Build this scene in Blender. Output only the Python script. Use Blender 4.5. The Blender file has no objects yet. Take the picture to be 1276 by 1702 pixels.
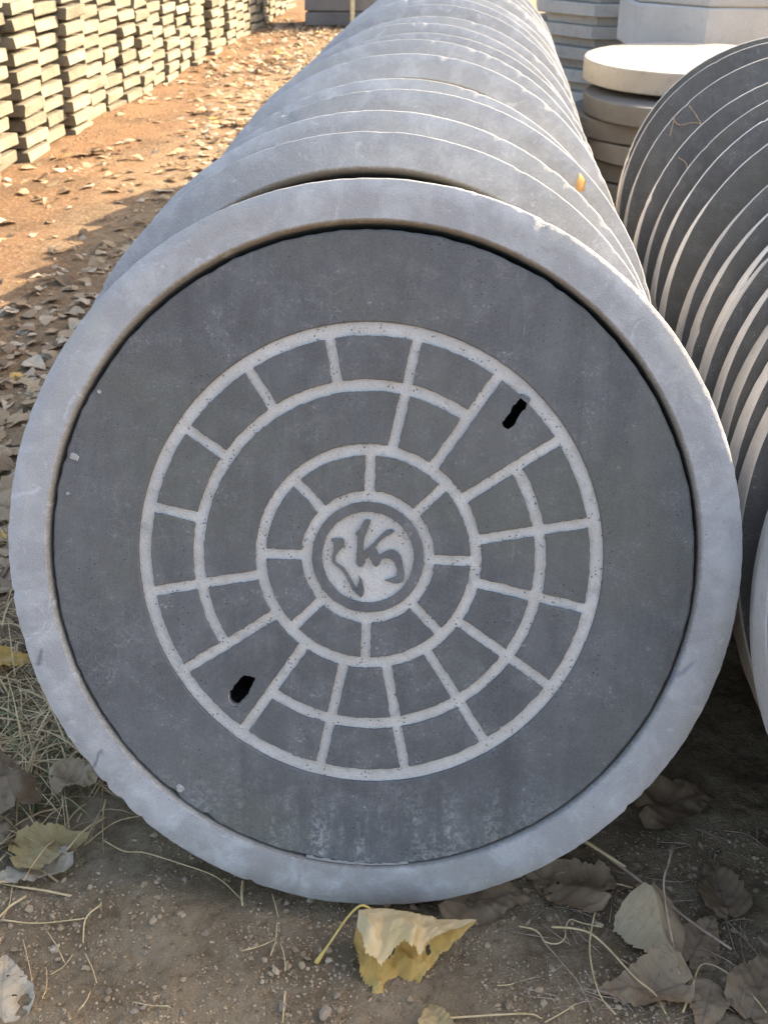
import bpy, bmesh, math, random
import numpy as np
from mathutils import Vector, Matrix, Euler

random.seed(11); rng = np.random.default_rng(11)
scene = bpy.context.scene
col = scene.collection
R_ = math.radians

# ------------------------------------------------------------------ camera
IMG_W, IMG_H, FOC = 1276.0, 1702.0, 1850.0
PITCH, YAW, CAM_H = R_(29.37), R_(5.3), 1.015
cam_data = bpy.data.cameras.new('camera')
cam = bpy.data.objects.new('camera', cam_data); col.objects.link(cam)
cam_data.sensor_fit = 'VERTICAL'; cam_data.sensor_height = 24.0
cam_data.lens = 24.0 * FOC / IMG_H
cam_data.clip_start = 0.02; cam_data.clip_end = 3000
cam.location = (0, 0, CAM_H); cam.rotation_euler = (math.pi/2 - PITCH, 0, YAW)
cam_data.dof.use_dof = True; cam_data.dof.focus_distance = 1.2; cam_data.dof.aperture_fstop = 11
scene.camera = cam

# ------------------------------------------------------------------ light
SUN = Vector((1.45, 0.80, 1.0)).normalized()
world = bpy.data.worlds.new('World'); scene.world = world; world.use_nodes = True
wn = world.node_tree; wn.nodes.clear()
sky = wn.nodes.new('ShaderNodeTexSky'); sky.sky_type = 'NISHITA'; sky.sun_disc = False
sky.sun_elevation = math.asin(SUN.z); sky.sun_rotation = math.atan2(SUN.x, SUN.y)
sky.air_density = 1.0; sky.dust_density = 4.0; sky.ozone_density = 1.0
bg = wn.nodes.new('ShaderNodeBackground'); bg.inputs['Strength'].default_value = 0.13
wo = wn.nodes.new('ShaderNodeOutputWorld')
wn.links.new(sky.outputs[0], bg.inputs[0]); wn.links.new(bg.outputs[0], wo.inputs[0])
sd = bpy.data.lights.new('sun', 'SUN'); sd.energy = 4.3; sd.angle = R_(0.6); sd.color = (1.0, 0.85, 0.65)
sun = bpy.data.objects.new('sun', sd); col.objects.link(sun)
sun.rotation_euler = SUN.to_track_quat('Z', 'Y').to_euler()
scene.view_settings.view_transform = 'Standard'; scene.view_settings.look = 'None'
scene.view_settings.exposure = 2.05; scene.view_settings.gamma = 1.0

# ------------------------------------------------------------------ helpers
_hd = Vector((-math.sin(YAW), math.cos(YAW), 0)); _rt = Vector((math.cos(YAW), math.sin(YAW), 0))
_fw = _hd*math.cos(PITCH) - Vector((0, 0, math.sin(PITCH))); _up = _hd*math.sin(PITCH) + Vector((0, 0, math.cos(PITCH)))
def ray(px, py):
    return (_rt*(px-IMG_W/2) + _up*(IMG_H/2-py) + _fw*FOC).normalized()
def gp(px, py, z=0.0):
    r = ray(px, py); return r*(-(CAM_H-z)/r.z) + Vector((0, 0, CAM_H))
def at_y(px, py, y):
    r = ray(px, py); return r*(y/r.y) + Vector((0, 0, CAM_H))

_perm = rng.random(65536)
def vnoise(x, y, s=0):
    xi = np.floor(x).astype(np.int64); yi = np.floor(y).astype(np.int64)
    fx = x-xi; fy = y-yi; fx = fx*fx*(3-2*fx); fy = fy*fy*(3-2*fy)
    def h(a, b): return _perm[(a*7919 + b*104729 + s*1299709) % 65536]
    return (h(xi, yi)*(1-fx)+h(xi+1, yi)*fx)*(1-fy) + (h(xi, yi+1)*(1-fx)+h(xi+1, yi+1)*fx)*fy - 0.5
def fbm(x, y, oct=4, s=0):
    v = 0; a = 1.0; f = 1.0
    for i in range(oct):
        v = v + a*vnoise(x*f+13.7*i, y*f-7.1*i, s+i); a *= 0.5; f *= 2.03
    return v
def ground_z(x, y):
    x = np.asarray(x, float); y = np.asarray(y, float)
    fade = np.clip(1.3-np.hypot(x, y-2)/9, 0, 1)
    z = 0.030*fbm(x*1.6, y*1.6, 3, 1) + 0.016*fbm(x*9, y*9, 4, 5)
    clod = np.maximum(fbm(x*34, y*34, 3, 9)-0.05, 0)
    z = z + 0.026*clod*np.clip(fbm(x*4, y*4, 2, 21)*3+0.5, 0, 1)
    z = z + 0.0035*fbm(x*75, y*75, 2, 17)
    # the row has pressed a shallow bed into the soil
    bed = np.exp(-((x+0.12)/0.22)**2)*np.clip((y-0.72)/0.2, 0, 1)
    return z*fade*(1-0.7*bed) - 0.012*bed*fade - 0.004
def gz(x, y): return float(ground_z(x, y))

def tag(o, label=None, cat=None, group=None, kind=None):
    if label: o['label'] = label
    if cat: o['category'] = cat
    if group: o['group'] = group
    if kind: o['kind'] = kind
    return o
def link(name, mesh, mats=None, parent=None):
    o = bpy.data.objects.new(name, mesh); col.objects.link(o)
    if mats is not None:
        if not isinstance(mats, (list, tuple)): mats = [mats]
        if not mesh.materials:
            for m in mats: mesh.materials.append(m)
    if parent: o.parent = parent
    return o
def empty(name, loc=(0, 0, 0), rot=(0, 0, 0)):
    o = bpy.data.objects.new(name, None); col.objects.link(o)
    o.location = loc; o.rotation_euler = rot; o.empty_display_size = 0.05
    return o
def mesh_from(name, v, f, smooth=False, uv=None, mi=None):
    me = bpy.data.meshes.new(name); me.from_pydata([tuple(map(float, q)) for q in v], [], f); me.update()
    if uv is not None:
        l = me.uv_layers.new(name='UVMap')
        for lp in me.loops: l.data[lp.index].uv = uv[lp.vertex_index]
    if mi is not None: me.polygons.foreach_set('material_index', mi)
    if smooth: me.polygons.foreach_set('use_smooth', [True]*len(me.polygons))
    return me
def sharp(me, deg=35):
    me.polygons.foreach_set('use_smooth', [True]*len(me.polygons))
    me.set_sharp_from_angle(angle=R_(deg)); return me

def lathe(name, prof, n=160, wob=0.0, chips=(), seed=0, closed=True, matf=None, center=False):
    """prof: list of (r, z, w): w scales how ragged that loop is. chips: (angle, halfwidth, depth, loops set)"""
    v = []; t = np.linspace(0, 2*np.pi, n, endpoint=False)
    nz = 0.6*fbm(np.cos(t)*9+seed, np.sin(t)*9+seed*2, 3, 40+seed) + 1.0*fbm(np.cos(t)*60+seed, np.sin(t)*60, 3, 60+seed)
    for j, (r, z, w) in enumerate(prof):
        rr = r + wob*w*nz; zz = np.full(n, z)
        if w:
            for (a, hw, dep) in chips:
                d = np.abs((t-a+np.pi) % (2*np.pi)-np.pi)
                k = np.clip(1-d/hw, 0, 1)**0.6*(0.7+0.6*nz)
                rr = rr - np.sign(w)*dep*k*min(abs(w), 1); zz = zz - (0.6*dep*k if z > -0.02 else 0)
        v += [(a*math.cos(b), a*math.sin(b), c) for a, b, c in zip(rr, t, zz)]
    f = []; mi = []; m = len(prof)
    for j in range(m if closed else m-1):
        k = (j+1) % m
        for i in range(n):
            i2 = (i+1) % n
            f.append((j*n+i, k*n+i, k*n+i2, j*n+i2)); mi.append(matf(j) if matf else 0)
    if center:  # cap first and last loop
        f.append(tuple(range(n-1, -1, -1)) if False else tuple(range(n))); mi.append(matf(-1) if matf else 0)
        f.append(tuple(range((m-1)*n+n-1, (m-1)*n-1, -1))); mi.append(matf(-2) if matf else 0)
    me = mesh_from(name, v, f, mi=mi)
    bm = bmesh.new(); bm.from_mesh(me); bmesh.ops.recalc_face_normals(bm, faces=bm.faces); bm.to_mesh(me); bm.free()
    return sharp(me, 28)

def fill_mesh(name, polys, depth, bevel, ztop):
    """polys: outlines (outer + holes) in the xy plane; solid plate whose top is at ztop"""
    cu = bpy.data.curves.new('c', 'CURVE'); cu.dimensions = '2D'; cu.fill_mode = 'BOTH'
    cu.extrude = depth/2-bevel; cu.bevel_depth = bevel; cu.bevel_resolution = 1; cu.offset = -bevel
    for p in polys:
        s = cu.splines.new('POLY'); s.points.add(len(p)-1); s.use_cyclic_u = True
        for q, pt in zip(s.points, p): q.co = (pt[0], pt[1], 0, 1)
    o = bpy.data.objects.new('c', cu); col.objects.link(o)
    dg = bpy.context.evaluated_depsgraph_get()
    me = bpy.data.meshes.new_from_object(o.evaluated_get(dg)); me.name = name
    bpy.data.objects.remove(o); bpy.data.curves.remove(cu)
    me.transform(Matrix.Translation((0, 0, ztop-depth/2)))
    me.materials.clear()
    return sharp(me, 40)

def tube(name, pts, radii, sides=6):
    pts = [Vector(p) for p in pts]; v = []; f = []
    n = len(pts)
    if not hasattr(radii, '__len__'): radii = [radii]*n
    for i, p in enumerate(pts):
        d = (pts[min(i+1, n-1)]-pts[max(i-1, 0)]).normalized()
        a = d.cross(Vector((0.13, 0.2, 1))).normalized(); b = d.cross(a).normalized()
        for k in range(sides):
            t = 2*math.pi*k/sides; v.append(p + (a*math.cos(t)+b*math.sin(t))*radii[i])
    for i in range(n-1):
        for k in range(sides):
            k2 = (k+1) % sides; f.append((i*sides+k, i*sides+k2, (i+1)*sides+k2, (i+1)*sides+k))
    f.append(tuple(range(sides-1, -1, -1))); f.append(tuple(range((n-1)*sides, n*sides)))
    return mesh_from(name, v, f, smooth=True)
def spline(pts, sub=6):
    """Catmull-Rom through 3D points"""
    P = [Vector(p) for p in pts]; P = [2*P[0]-P[1]] + P + [2*P[-1]-P[-2]]; out = []
    for i in range(1, len(P)-2):
        for s in range(sub):
            t = s/sub; a, b, c, d = P[i-1], P[i], P[i+1], P[i+2]
            out.append(0.5*((2*b)+(c-a)*t+(2*a-5*b+4*c-d)*t*t+(3*b-a-3*c+d)*t**3))
    out.append(P[-2]); return out

# ------------------------------------------------------------------ materials
class Mat:
    def __init__(s, name, rough=0.85, spec=0.3):
        s.m = bpy.data.materials.new(name); s.m.use_nodes = True; s.t = s.m.node_tree
        s.b = s.t.nodes['Principled BSDF']; s.b.inputs['Roughness'].default_value = rough
        s.b.inputs['Specular IOR Level'].default_value = spec
    def n(s, ty, **k):
        q = s.t.nodes.new(ty)
        for a, b in k.items(): setattr(q, a, b)
        return q
    def put(s, sock, val):
        if isinstance(val, (int, float)): sock.default_value = val
        elif isinstance(val, (tuple, list)): sock.default_value = (*val, 1) if len(val) == 3 and len(sock.default_value) == 4 else val
        else: s.t.links.new(val, sock)
    def obj(s): return s.n('ShaderNodeTexCoord').outputs['Object']
    def geo(s): return s.n('ShaderNodeNewGeometry').outputs['Position']
    def rnd(s): return s.n('ShaderNodeObjectInfo').outputs['Random']
    def loc(s): return s.n('ShaderNodeObjectInfo').outputs['Location']
    def uv(s): return s.n('ShaderNodeTexCoord').outputs['UV']
    def noise(s, vec, scale, detail=4, rough=0.55, dist=0.0, dim='3D'):
        q = s.n('ShaderNodeTexNoise'); s.put(q.inputs['Vector'], vec); q.inputs['Scale'].default_value = scale
        q.inputs['Detail'].default_value = detail; q.inputs['Roughness'].default_value = rough; q.inputs['Distortion'].default_value = dist
        return q.outputs['Fac']
    def voro(s, vec, scale, feat='F1', out='Distance', rand=1.0):
        q = s.n('ShaderNodeTexVoronoi', feature=feat); s.put(q.inputs['Vector'], vec); q.inputs['Scale'].default_value = scale
        q.inputs['Randomness'].default_value = rand
        return q.outputs[out]
    def ramp(s, fac, *stops):
        q = s.n('ShaderNodeValToRGB'); s.put(q.inputs[0], fac); e = q.color_ramp.elements
        while len(e) < len(stops): e.new(0.5)
        for el, (p, c) in zip(e, stops):
            el.position = p; el.color = (c, c, c, 1) if isinstance(c, (int, float)) else (*c, 1)
        return q.outputs[0]
    def mix(s, fac, a, b, mode='MIX'):
        q = s.n('ShaderNodeMix', data_type='RGBA', blend_type=mode); s.put(q.inputs[0], fac); s.put(q.inputs[6], a); s.put(q.inputs[7], b)
        return q.outputs[2]
    def math(s, op, a, b=0.0, clamp=False):
        q = s.n('ShaderNodeMath', operation=op, use_clamp=clamp); s.put(q.inputs[0], a); s.put(q.inputs[1], b); return q.outputs[0]
    def vadd(s, a, b):
        q = s.n('ShaderNodeVectorMath', operation='ADD'); s.put(q.inputs[0], a); s.put(q.inputs[1], b); return q.outputs[0]
    def vscale(s, a, k):
        q = s.n('ShaderNodeVectorMath', operation='MULTIPLY'); s.put(q.inputs[0], a); s.put(q.inputs[1], k); return q.outputs[0]
    def sep(s, v):
        q = s.n('ShaderNodeSeparateXYZ'); s.put(q.inputs[0], v); return q.outputs
    def radius(s, v):
        x, y, z = s.sep(v); return s.math('SQRT', s.math('ADD', s.math('MULTIPLY', x, x), s.math('MULTIPLY', y, y)))
    def bump(s, h, strength, dist, nrm=None):
        q = s.n('ShaderNodeBump'); q.inputs['Strength'].default_value = strength; q.inputs['Distance'].default_value = dist
        s.put(q.inputs['Height'], h)
        if nrm is not None: s.put(q.inputs['Normal'], nrm)
        return q.outputs[0]
    def done(s, colr, nrm=None, rough=None):
        s.put(s.b.inputs['Base Color'], colr)
        if nrm is not None: s.put(s.b.inputs['Normal'], nrm)
        if rough is not None: s.put(s.b.inputs['Roughness'], rough)
        return s.m

def frame_material(name, cracks):
    M = Mat(name, 0.8, 0.25); o = M.vadd(M.obj(), M.vscale(M.loc(), (7.3, 5.1, 3.7)) if not cracks else (0, 0, 0))
    lo = M.obj(); r = M.radius(lo)
    big = M.noise(o, 5, 5, 0.6, 0.6); mid = M.noise(o, 22, 6, 0.65, 0.4); fine = M.noise(o, 160, 4, 0.7)
    c = M.mix(M.ramp(big, (0.32, 0), (0.68, 1)), (0.312, 0.300, 0.284), (0.386, 0.372, 0.350))
    c = M.mix(M.math('MULTIPLY', M.ramp(mid, (0.46, 0), (0.68, 1)), 0.5), c, (0.56, 0.548, 0.525))
    c = M.mix(M.math('MULTIPLY', M.ramp(mid, (0.30, 1), (0.46, 0)), 0.45), c, (0.315, 0.305, 0.295))
    # pale crust along the outer arris, darker brown tint on the inner arris
    ring = M.math('ADD', r, M.math('MULTIPLY', M.math('SUBTRACT', mid, 0.5), 0.05))
    c = M.mix(M.math('MULTIPLY', M.ramp(ring, (0.378, 0), (0.402, 1)), 0.40), c, (0.52, 0.505, 0.475))
    patch = M.ramp(M.noise(o, 7, 3, 0.5), (0.54, 0), (0.62, 1))
    c = M.mix(M.math('MULTIPLY', M.math('MULTIPLY', patch, M.ramp(ring, (0.370, 0), (0.395, 1))), 0.6), c, (0.36, 0.345, 0.30))
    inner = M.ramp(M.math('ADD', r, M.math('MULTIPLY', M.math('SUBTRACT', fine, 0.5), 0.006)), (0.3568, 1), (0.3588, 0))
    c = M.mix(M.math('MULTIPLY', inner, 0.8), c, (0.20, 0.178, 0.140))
    if not cracks: c = M.mix(1.0, c, M.ramp(M.rnd(), (0, 0.84), (1, 1.06)), 'MULTIPLY')
    sand = M.noise(o, 560, 2, 0.8); strk = M.noise(M.vscale(o, (3, 3, 3)), 9, 6, 0.75, 1.6)
    c = M.mix(M.math('MULTIPLY', M.ramp(sand, (0.54, 0), (0.70, 1)), 0.30), c, (0.60, 0.58, 0.545))
    c = M.mix(M.math('MULTIPLY', M.ramp(sand, (0.30, 1), (0.46, 0)), 0.30), c, (0.20, 0.195, 0.185))
    c = M.mix(M.math('MULTIPLY', M.ramp(strk, (0.60, 0), (0.66, 1)), 0.45), c, (0.58, 0.56, 0.53))
    c = M.mix(M.math('MULTIPLY', M.ramp(strk, (0.33, 1), (0.39, 0)), 0.40), c, (0.27, 0.25, 0.225))
    yl_ = M.math('ADD', M.sep(lo)[1], M.math('MULTIPLY', M.math('SUBTRACT', mid, 0.5), 0.16))
    c = M.mix(M.math('MULTIPLY', M.ramp(M.math('ADD', yl_, 0.5), (0.105, 1), (0.165, 0)), 0.55), c, (0.23, 0.20, 0.16))
    h = M.math('ADD', M.math('ADD', M.math('MULTIPLY', fine, 0.7), M.math('MULTIPLY', mid, 0.25)), M.math('MULTIPLY', sand, 0.45))
    # small blow-holes
    vo = M.voro(o, 110); holes = M.ramp(vo, (0.05, 1), (0.10, 0))
    keep = M.ramp(M.noise(o, 30, 2), (0.50, 0), (0.56, 1)); holes = M.math('MULTIPLY', holes, keep)
    c = M.mix(M.math('MULTIPLY', holes, 0.7), c, (0.14, 0.14, 0.14))
    h = M.math('SUBTRACT', h, M.math('MULTIPLY', holes, 1.2))
    if cracks:
        for (x0, y0, ang, ln, colr) in cracks:
            wob = M.math('MULTIPLY', M.math('SUBTRACT', M.noise(lo, 45, 4), 0.5), 0.02)
            x, y, zz = M.sep(lo); ca, sa = math.cos(ang), math.sin(ang)
            dx = M.math('SUBTRACT', x, x0); dy = M.math('SUBTRACT', y, y0)
            u = M.math('ADD', M.math('MULTIPLY', dx, ca), M.math('MULTIPLY', dy, sa))
            w = M.math('ADD', M.math('SUBTRACT', M.math('MULTIPLY', dy, ca), M.math('MULTIPLY', dx, sa)), wob)
            k = M.math('MULTIPLY', M.ramp(M.math('ABSOLUTE', w), (0.0006, 1), (0.0016, 0)), M.ramp(M.math('ABSOLUTE', u), (ln*0.8, 1), (ln, 0)))
            c = M.mix(M.math('MULTIPLY', k, 0.7), c, colr)
    return M.done(c, M.bump(h, 0.35, 0.0035))

def cover_dark(name, local=True, base=(0.112, 0.109, 0.104)):
    M = Mat(name, 0.72, 0.35); g = M.geo() if local else M.vadd(M.obj(), M.vscale(M.loc(), (3.1, 4.7, 2.9)))
    big = M.noise(g, 6, 5, 0.6, 0.5); mid = M.noise(g, 28, 6, 0.7, 0.3); fine = M.noise(g, 220, 4, 0.7)
    b = Vector(base)
    c = M.mix(M.ramp(big, (0.3, 0), (0.7, 1)), tuple(b*0.78), tuple(b*1.18))
    c = M.mix(M.math('MULTIPLY', M.ramp(mid, (0.45, 0), (0.72, 1)), 0.5), c, tuple(b*1.75))
    # pale crazing: thin voronoi edges, broken up
    wv = M.vadd(g, M.vscale(M.n('ShaderNodeTexNoise').outputs['Color'], (0.0, 0.0, 0.0)))
    ed = M.voro(M.vadd(g, M.mix(1.0, (0, 0, 0), M.vscale(_ncol(M, g, 30), (0.03, 0.03, 0.03)))), 75, 'DISTANCE_TO_EDGE')
    cr = M.math('MULTIPLY', M.ramp(ed, (0.012, 1), (0.05, 0)), M.ramp(M.noise(g, 17, 4, 0.7), (0.56, 0), (0.68, 1)))
    c = M.mix(M.math('MULTIPLY', cr, 0.22), c, (0.40, 0.38, 0.35))
    sp = M.ramp(M.noise(g, 260, 3, 0.7), (0.58, 0), (0.68, 1)); sp = M.math('MULTIPLY', sp, M.ramp(mid, (0.5, 0), (0.65, 1)))
    c = M.mix(M.math('MULTIPLY', sp, 0.7), c, (0.40, 0.39, 0.36))
    if local:  # lime streaks low on the plate (object space, y is up the plate)
        lo = M.obj(); x, y, z = M.sep(lo)
        low = M.ramp(M.math('ADD', y, 0.5), (0.17, 1), (0.26, 0))
        st = M.noise(M.vscale(lo, (26, 5, 1)), 1, 4, 0.7)
        lime = M.math('MULTIPLY', M.math('MULTIPLY', low, M.ramp(st, (0.44, 0), (0.60, 1))), M.ramp(M.noise(lo, 130, 5, 0.8), (0.47, 0), (0.56, 1)))
        c = M.mix(M.math('MULTIPLY', lime, 0.8), c, (0.40, 0.39, 0.35))
    lo2 = M.obj()
    run = M.noise(M.vscale(M.vadd(lo2, M.vscale(M.loc(), (5, 5, 5))), (30, 3.2, 3)), 1, 5, 0.7, 0.3)      # rain runs down the plate
    c = M.mix(M.math('MULTIPLY', M.ramp(run, (0.50, 0), (0.68, 1)), 0.35), c, tuple(b*1.55))
    c = M.mix(M.math('MULTIPLY', M.ramp(run, (0.30, 1), (0.45, 0)), 0.40), c, tuple(b*0.62))
    tint = M.ramp(M.noise(g, 3.3, 4, 0.6, 1.0), (0.48, 0), (0.66, 1))
    c = M.mix(M.math('MULTIPLY', tint, 0.45), c, (b[0]*1.12, b[1]*1.14, b[2]*0.82))                       # faint algae and clay film
    sand = M.noise(g, 620, 2, 0.8)
    c = M.mix(M.math('MULTIPLY', M.ramp(sand, (0.52, 0), (0.70, 1)), 0.30), c, tuple(b*2.1))
    c = M.mix(M.math('MULTIPLY', M.ramp(sand, (0.30, 1), (0.46, 0)), 0.35), c, tuple(b*0.45))
    vp = M.voro(g, 170); pin = M.math('MULTIPLY', M.ramp(vp, (0.12, 1), (0.18, 0)), M.ramp(M.noise(g, 23, 3), (0.54, 0), (0.60, 1)))
    c = M.mix(M.math('MULTIPLY', pin, 0.8), c, tuple(b*0.25))
    # dragged scratches
    rot = M.n('ShaderNodeMapping'); M.put(rot.inputs['Vector'], g); rot.inputs['Rotation'].default_value = (0.3, 0.2, 0.7); rot.inputs['Scale'].default_value = (260, 9, 9)
    scr = M.math('MULTIPLY', M.ramp(M.noise(rot.outputs[0], 1, 3, 0.6), (0.64, 0), (0.70, 1)), M.ramp(M.noise(g, 11, 3), (0.55, 0), (0.66, 1)))
    c = M.mix(M.math('MULTIPLY', scr, 0.5), c, tuple(b*2.4))
    h = M.math('SUBTRACT', M.math('ADD', M.math('ADD', M.math('MULTIPLY', mid, 0.3), M.math('MULTIPLY', fine, 0.6)), M.math('MULTIPLY', sand, 0.4)), M.math('MULTIPLY', pin, 1.2))
    return M.done(c, M.bump(h, 0.32, 0.0022), M.ramp(big, (0.3, 0.66), (0.7, 0.86)))
def _ncol(M, vec, scale):
    q = M.n('ShaderNodeTexNoise'); M.put(q.inputs['Vector'], vec); q.inputs['Scale'].default_value = scale; q.inputs['Detail'].default_value = 3
    return q.outputs['Color']

def groove_white():
    M = Mat('pale groove mortar', 0.92, 0.15); g = M.obj()
    big = M.noise(g, 12, 5, 0.6); mid = M.noise(g, 60, 5, 0.7); fine = M.noise(g, 320, 3, 0.7)
    c = M.mix(M.ramp(big, (0.3, 0), (0.7, 1)), (0.47, 0.44, 0.39), (0.60, 0.56, 0.50))
    c = M.mix(M.math('MULTIPLY', M.ramp(mid, (0.5, 0), (0.72, 1)), 0.6), c, (0.42, 0.355, 0.28))
    c = M.mix(M.math('MULTIPLY', M.ramp(M.noise(g, 25, 4, 0.7), (0.57, 0), (0.7, 1)), 0.6), c, (0.30, 0.29, 0.275))
    vo = M.voro(g, 230); holes = M.ramp(vo, (0.16, 1), (0.26, 0)); holes = M.math('MULTIPLY', holes, M.ramp(M.noise(g, 55, 3), (0.53, 0), (0.58, 1)))
    c = M.mix(M.math('MULTIPLY', holes, 0.85), c, (0.10, 0.10, 0.10))
    agg = M.voro(g, 420); c = M.mix(M.math('MULTIPLY', M.ramp(agg, (0.15, 1), (0.42, 0)), 0.35), c, (0.33, 0.30, 0.26))
    h = M.math('SUBTRACT', M.math('ADD', M.math('ADD', mid, fine), M.math('MULTIPLY', agg, 0.6)), M.math('MULTIPLY', holes, 1.5))
    return M.done(c, M.bump(h, 0.6, 0.002))

def concrete(name, a, b, scale=1.0, stain=(0.2, 0.18, 0.15), stain_amt=0.5):
    M = Mat(name, 0.88, 0.2); o = M.vadd(M.obj(), M.vscale(M.loc(), (9.1, 6.3, 11.7)))
    big = M.noise(o, 7*scale, 5, 0.65, 0.4); mid = M.noise(o, 35*scale, 6, 0.7)
    c = M.mix(M.ramp(big, (0.3, 0), (0.7, 1)), a, b)
    c = M.mix(M.math('MULTIPLY', M.ramp(mid, (0.54, 0), (0.72, 1)), stain_amt), c, stain)
    v = M.ramp(M.rnd(), (0, 0.68), (1, 1.08)); c = M.mix(1.0, c, v, 'MULTIPLY')
    sand = M.noise(o, 260*scale, 3, 0.75); c = M.mix(M.math('MULTIPLY', M.ramp(sand, (0.32, 1), (0.5, 0)), 0.3), c, stain)
    return M.done(c, M.bump(M.math('ADD', M.math('ADD', big, mid), M.math('MULTIPLY', sand, 0.4)), 0.55, 0.006))

def soil():
    M = Mat('trodden soil', 0.97, 0.1); g = M.geo()
    big = M.noise(g, 1.1, 5, 0.6, 0.5); mid = M.noise(g, 9, 6, 0.65); fine = M.noise(g, 70, 6, 0.75); grit = M.noise(g, 420, 3, 0.7)
    c = M.mix(M.ramp(mid, (0.38, 0), (0.62, 1)), (0.27, 0.188, 0.104), (0.47, 0.345, 0.208))
    x, y, z = M.sep(g)
    # lane gets the sunlit orange-brown, row side the shaded grey-brown, put into the colour
    lane = M.ramp(M.math('ADD', M.math('MULTIPLY', x, -0.5), M.math('MULTIPLY', M.math('SUBTRACT', big, 0.5), 0.6)), (0.46, 0), (0.80, 1))
    lit_soil = M.mix(M.ramp(fine, (0.3, 0), (0.7, 1)), (0.225, 0.120, 0.058), (0.345, 0.200, 0.106))
    lit_soil = M.mix(M.ramp(M.noise(g, 3.1, 5, 0.7, 0.8), (0.42, 0), (0.62, 1)), lit_soil, (0.180, 0.108, 0.060))
    c = M.mix(lane, c, lit_soil)
    c = M.mix(M.math('MULTIPLY', M.ramp(fine, (0.53, 0), (0.63, 1)), 0.6), c, (0.47, 0.36, 0.235))
    c = M.mix(M.math('MULTIPLY', M.ramp(fine, (0.36, 1), (0.46, 0)), 0.7), c, (0.165, 0.115, 0.068))
    c = M.mix(M.math('MULTIPLY', M.ramp(grit, (0.62, 0), (0.72, 1)), 0.45), c, (0.56, 0.46, 0.33))
    h = M.math('ADD', M.math('ADD', M.math('MULTIPLY', mid, 1.2), fine), M.math('MULTIPLY', grit, 0.35))
    return M.done(c, M.bump(h, 1.0, 0.018))

def leaf_mat(name, a, b, vein, spot=(0.12, 0.08, 0.05), spot_amt=0.5, trans=0.25):
    M = Mat(name, 0.75, 0.25); u = M.uv(); x, y, z = M.sep(u); o = M.vadd(M.obj(), M.vscale(M.loc(), (17, 23, 31)))
    ax = M.math('ABSOLUTE', x)
    rib = M.ramp(ax, (0.008, 1), (0.022, 0))
    q = M.math('FRACT', M.math('MULTIPLY', M.math('SUBTRACT', y, M.math('MULTIPLY', ax, 0.75)), 6.5))
    side = M.ramp(M.math('ABSOLUTE', M.math('SUBTRACT', q, 0.5)), (0.025, 1), (0.07, 0))
    big = M.noise(o, 18, 4, 0.6); fine = M.noise(o, 140, 4, 0.7)
    c = M.mix(M.ramp(big, (0.3, 0), (0.7, 1)), a, b)
    v = M.ramp(M.rnd(), (0, 0.72), (1, 1.08)); c = M.mix(1.0, c, v, 'MULTIPLY')
    c = M.mix(M.math('MULTIPLY', M.ramp(fine, (0.56, 0), (0.7, 1)), spot_amt), c, spot)
    c = M.mix(M.math('MULTIPLY', M.math('MAXIMUM', rib, M.math('MULTIPLY', side, 0.4)), 0.55), c, vein)
    M.put(M.b.inputs['Base Color'], c)
    M.put(M.b.inputs['Normal'], M.bump(M.math('ADD', fine, M.math('MULTIPLY', M.math('MAXIMUM', rib, side), 0.6)), 0.35, 0.0012))
    tr = M.n('ShaderNodeBsdfTranslucent'); M.put(tr.inputs['Color'], c)
    mx = M.n('ShaderNodeMixShader'); mx.inputs[0].default_value = trans
    out = M.t.nodes['Material Output']
    M.t.links.new(M.b.outputs[0], mx.inputs[1]); M.t.links.new(tr.outputs[0], mx.inputs[2]); M.t.links.new(mx.outputs[0], out.inputs['Surface'])
    return M.m
def stalk_mat(name, a, b):
    M = Mat(name, 0.7, 0.3); n_ = M.noise(M.geo(), 60, 4, 0.6)
    c = M.mix(M.ramp(n_, (0.35, 0), (0.65, 1)), a, b)
    return M.done(c, M.bump(n_, 0.3, 0.001))

m_front = frame_material('front frame concrete', [(-0.385, 0.055, R_(14), 0.025, (0.55, 0.55, 0.55)), (-0.30, -0.245, R_(62), 0.014, (0.10, 0.10, 0.11)),
                                                  (-0.365, -0.13, R_(60), 0.010, (0.10, 0.10, 0.11)), (0.335, -0.12, R_(40), 0.03, (0.20, 0.20, 0.23))])
m_frame = frame_material('frame concrete', [])
m_dark = cover_dark('polished dark concrete')
m_rowface = cover_dark('dark cover face', False, (0.088, 0.083, 0.075))
m_groove = groove_white()
m_edge = concrete('pale cast edge', (0.52, 0.485, 0.43), (0.64, 0.60, 0.54), 2.0, (0.25, 0.24, 0.22), 0.35)
m_slab = concrete('cream slab concrete', (0.190, 0.160, 0.108), (0.290, 0.250, 0.176), 1.6, (0.10, 0.082, 0.056), 0.65)
m_pile = concrete('grey pile concrete', (0.40, 0.365, 0.31), (0.50, 0.46, 0.40), 0.8)
m_pale = concrete('pale block concrete', (0.42, 0.395, 0.355), (0.52, 0.49, 0.445), 0.6, (0.30, 0.27, 0.23), 0.35)
m_under_shaded = concrete('shade-darkened disc concrete', (0.13, 0.126, 0.118), (0.20, 0.193, 0.182), 0.8)  # base colour darkened to carry the shade on the lower discs
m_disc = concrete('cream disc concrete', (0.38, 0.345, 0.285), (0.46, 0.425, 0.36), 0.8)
m_grey = concrete('weathered dark slab', (0.16, 0.15, 0.14), (0.26, 0.25, 0.23), 0.6)
m_soil = soil()
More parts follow.
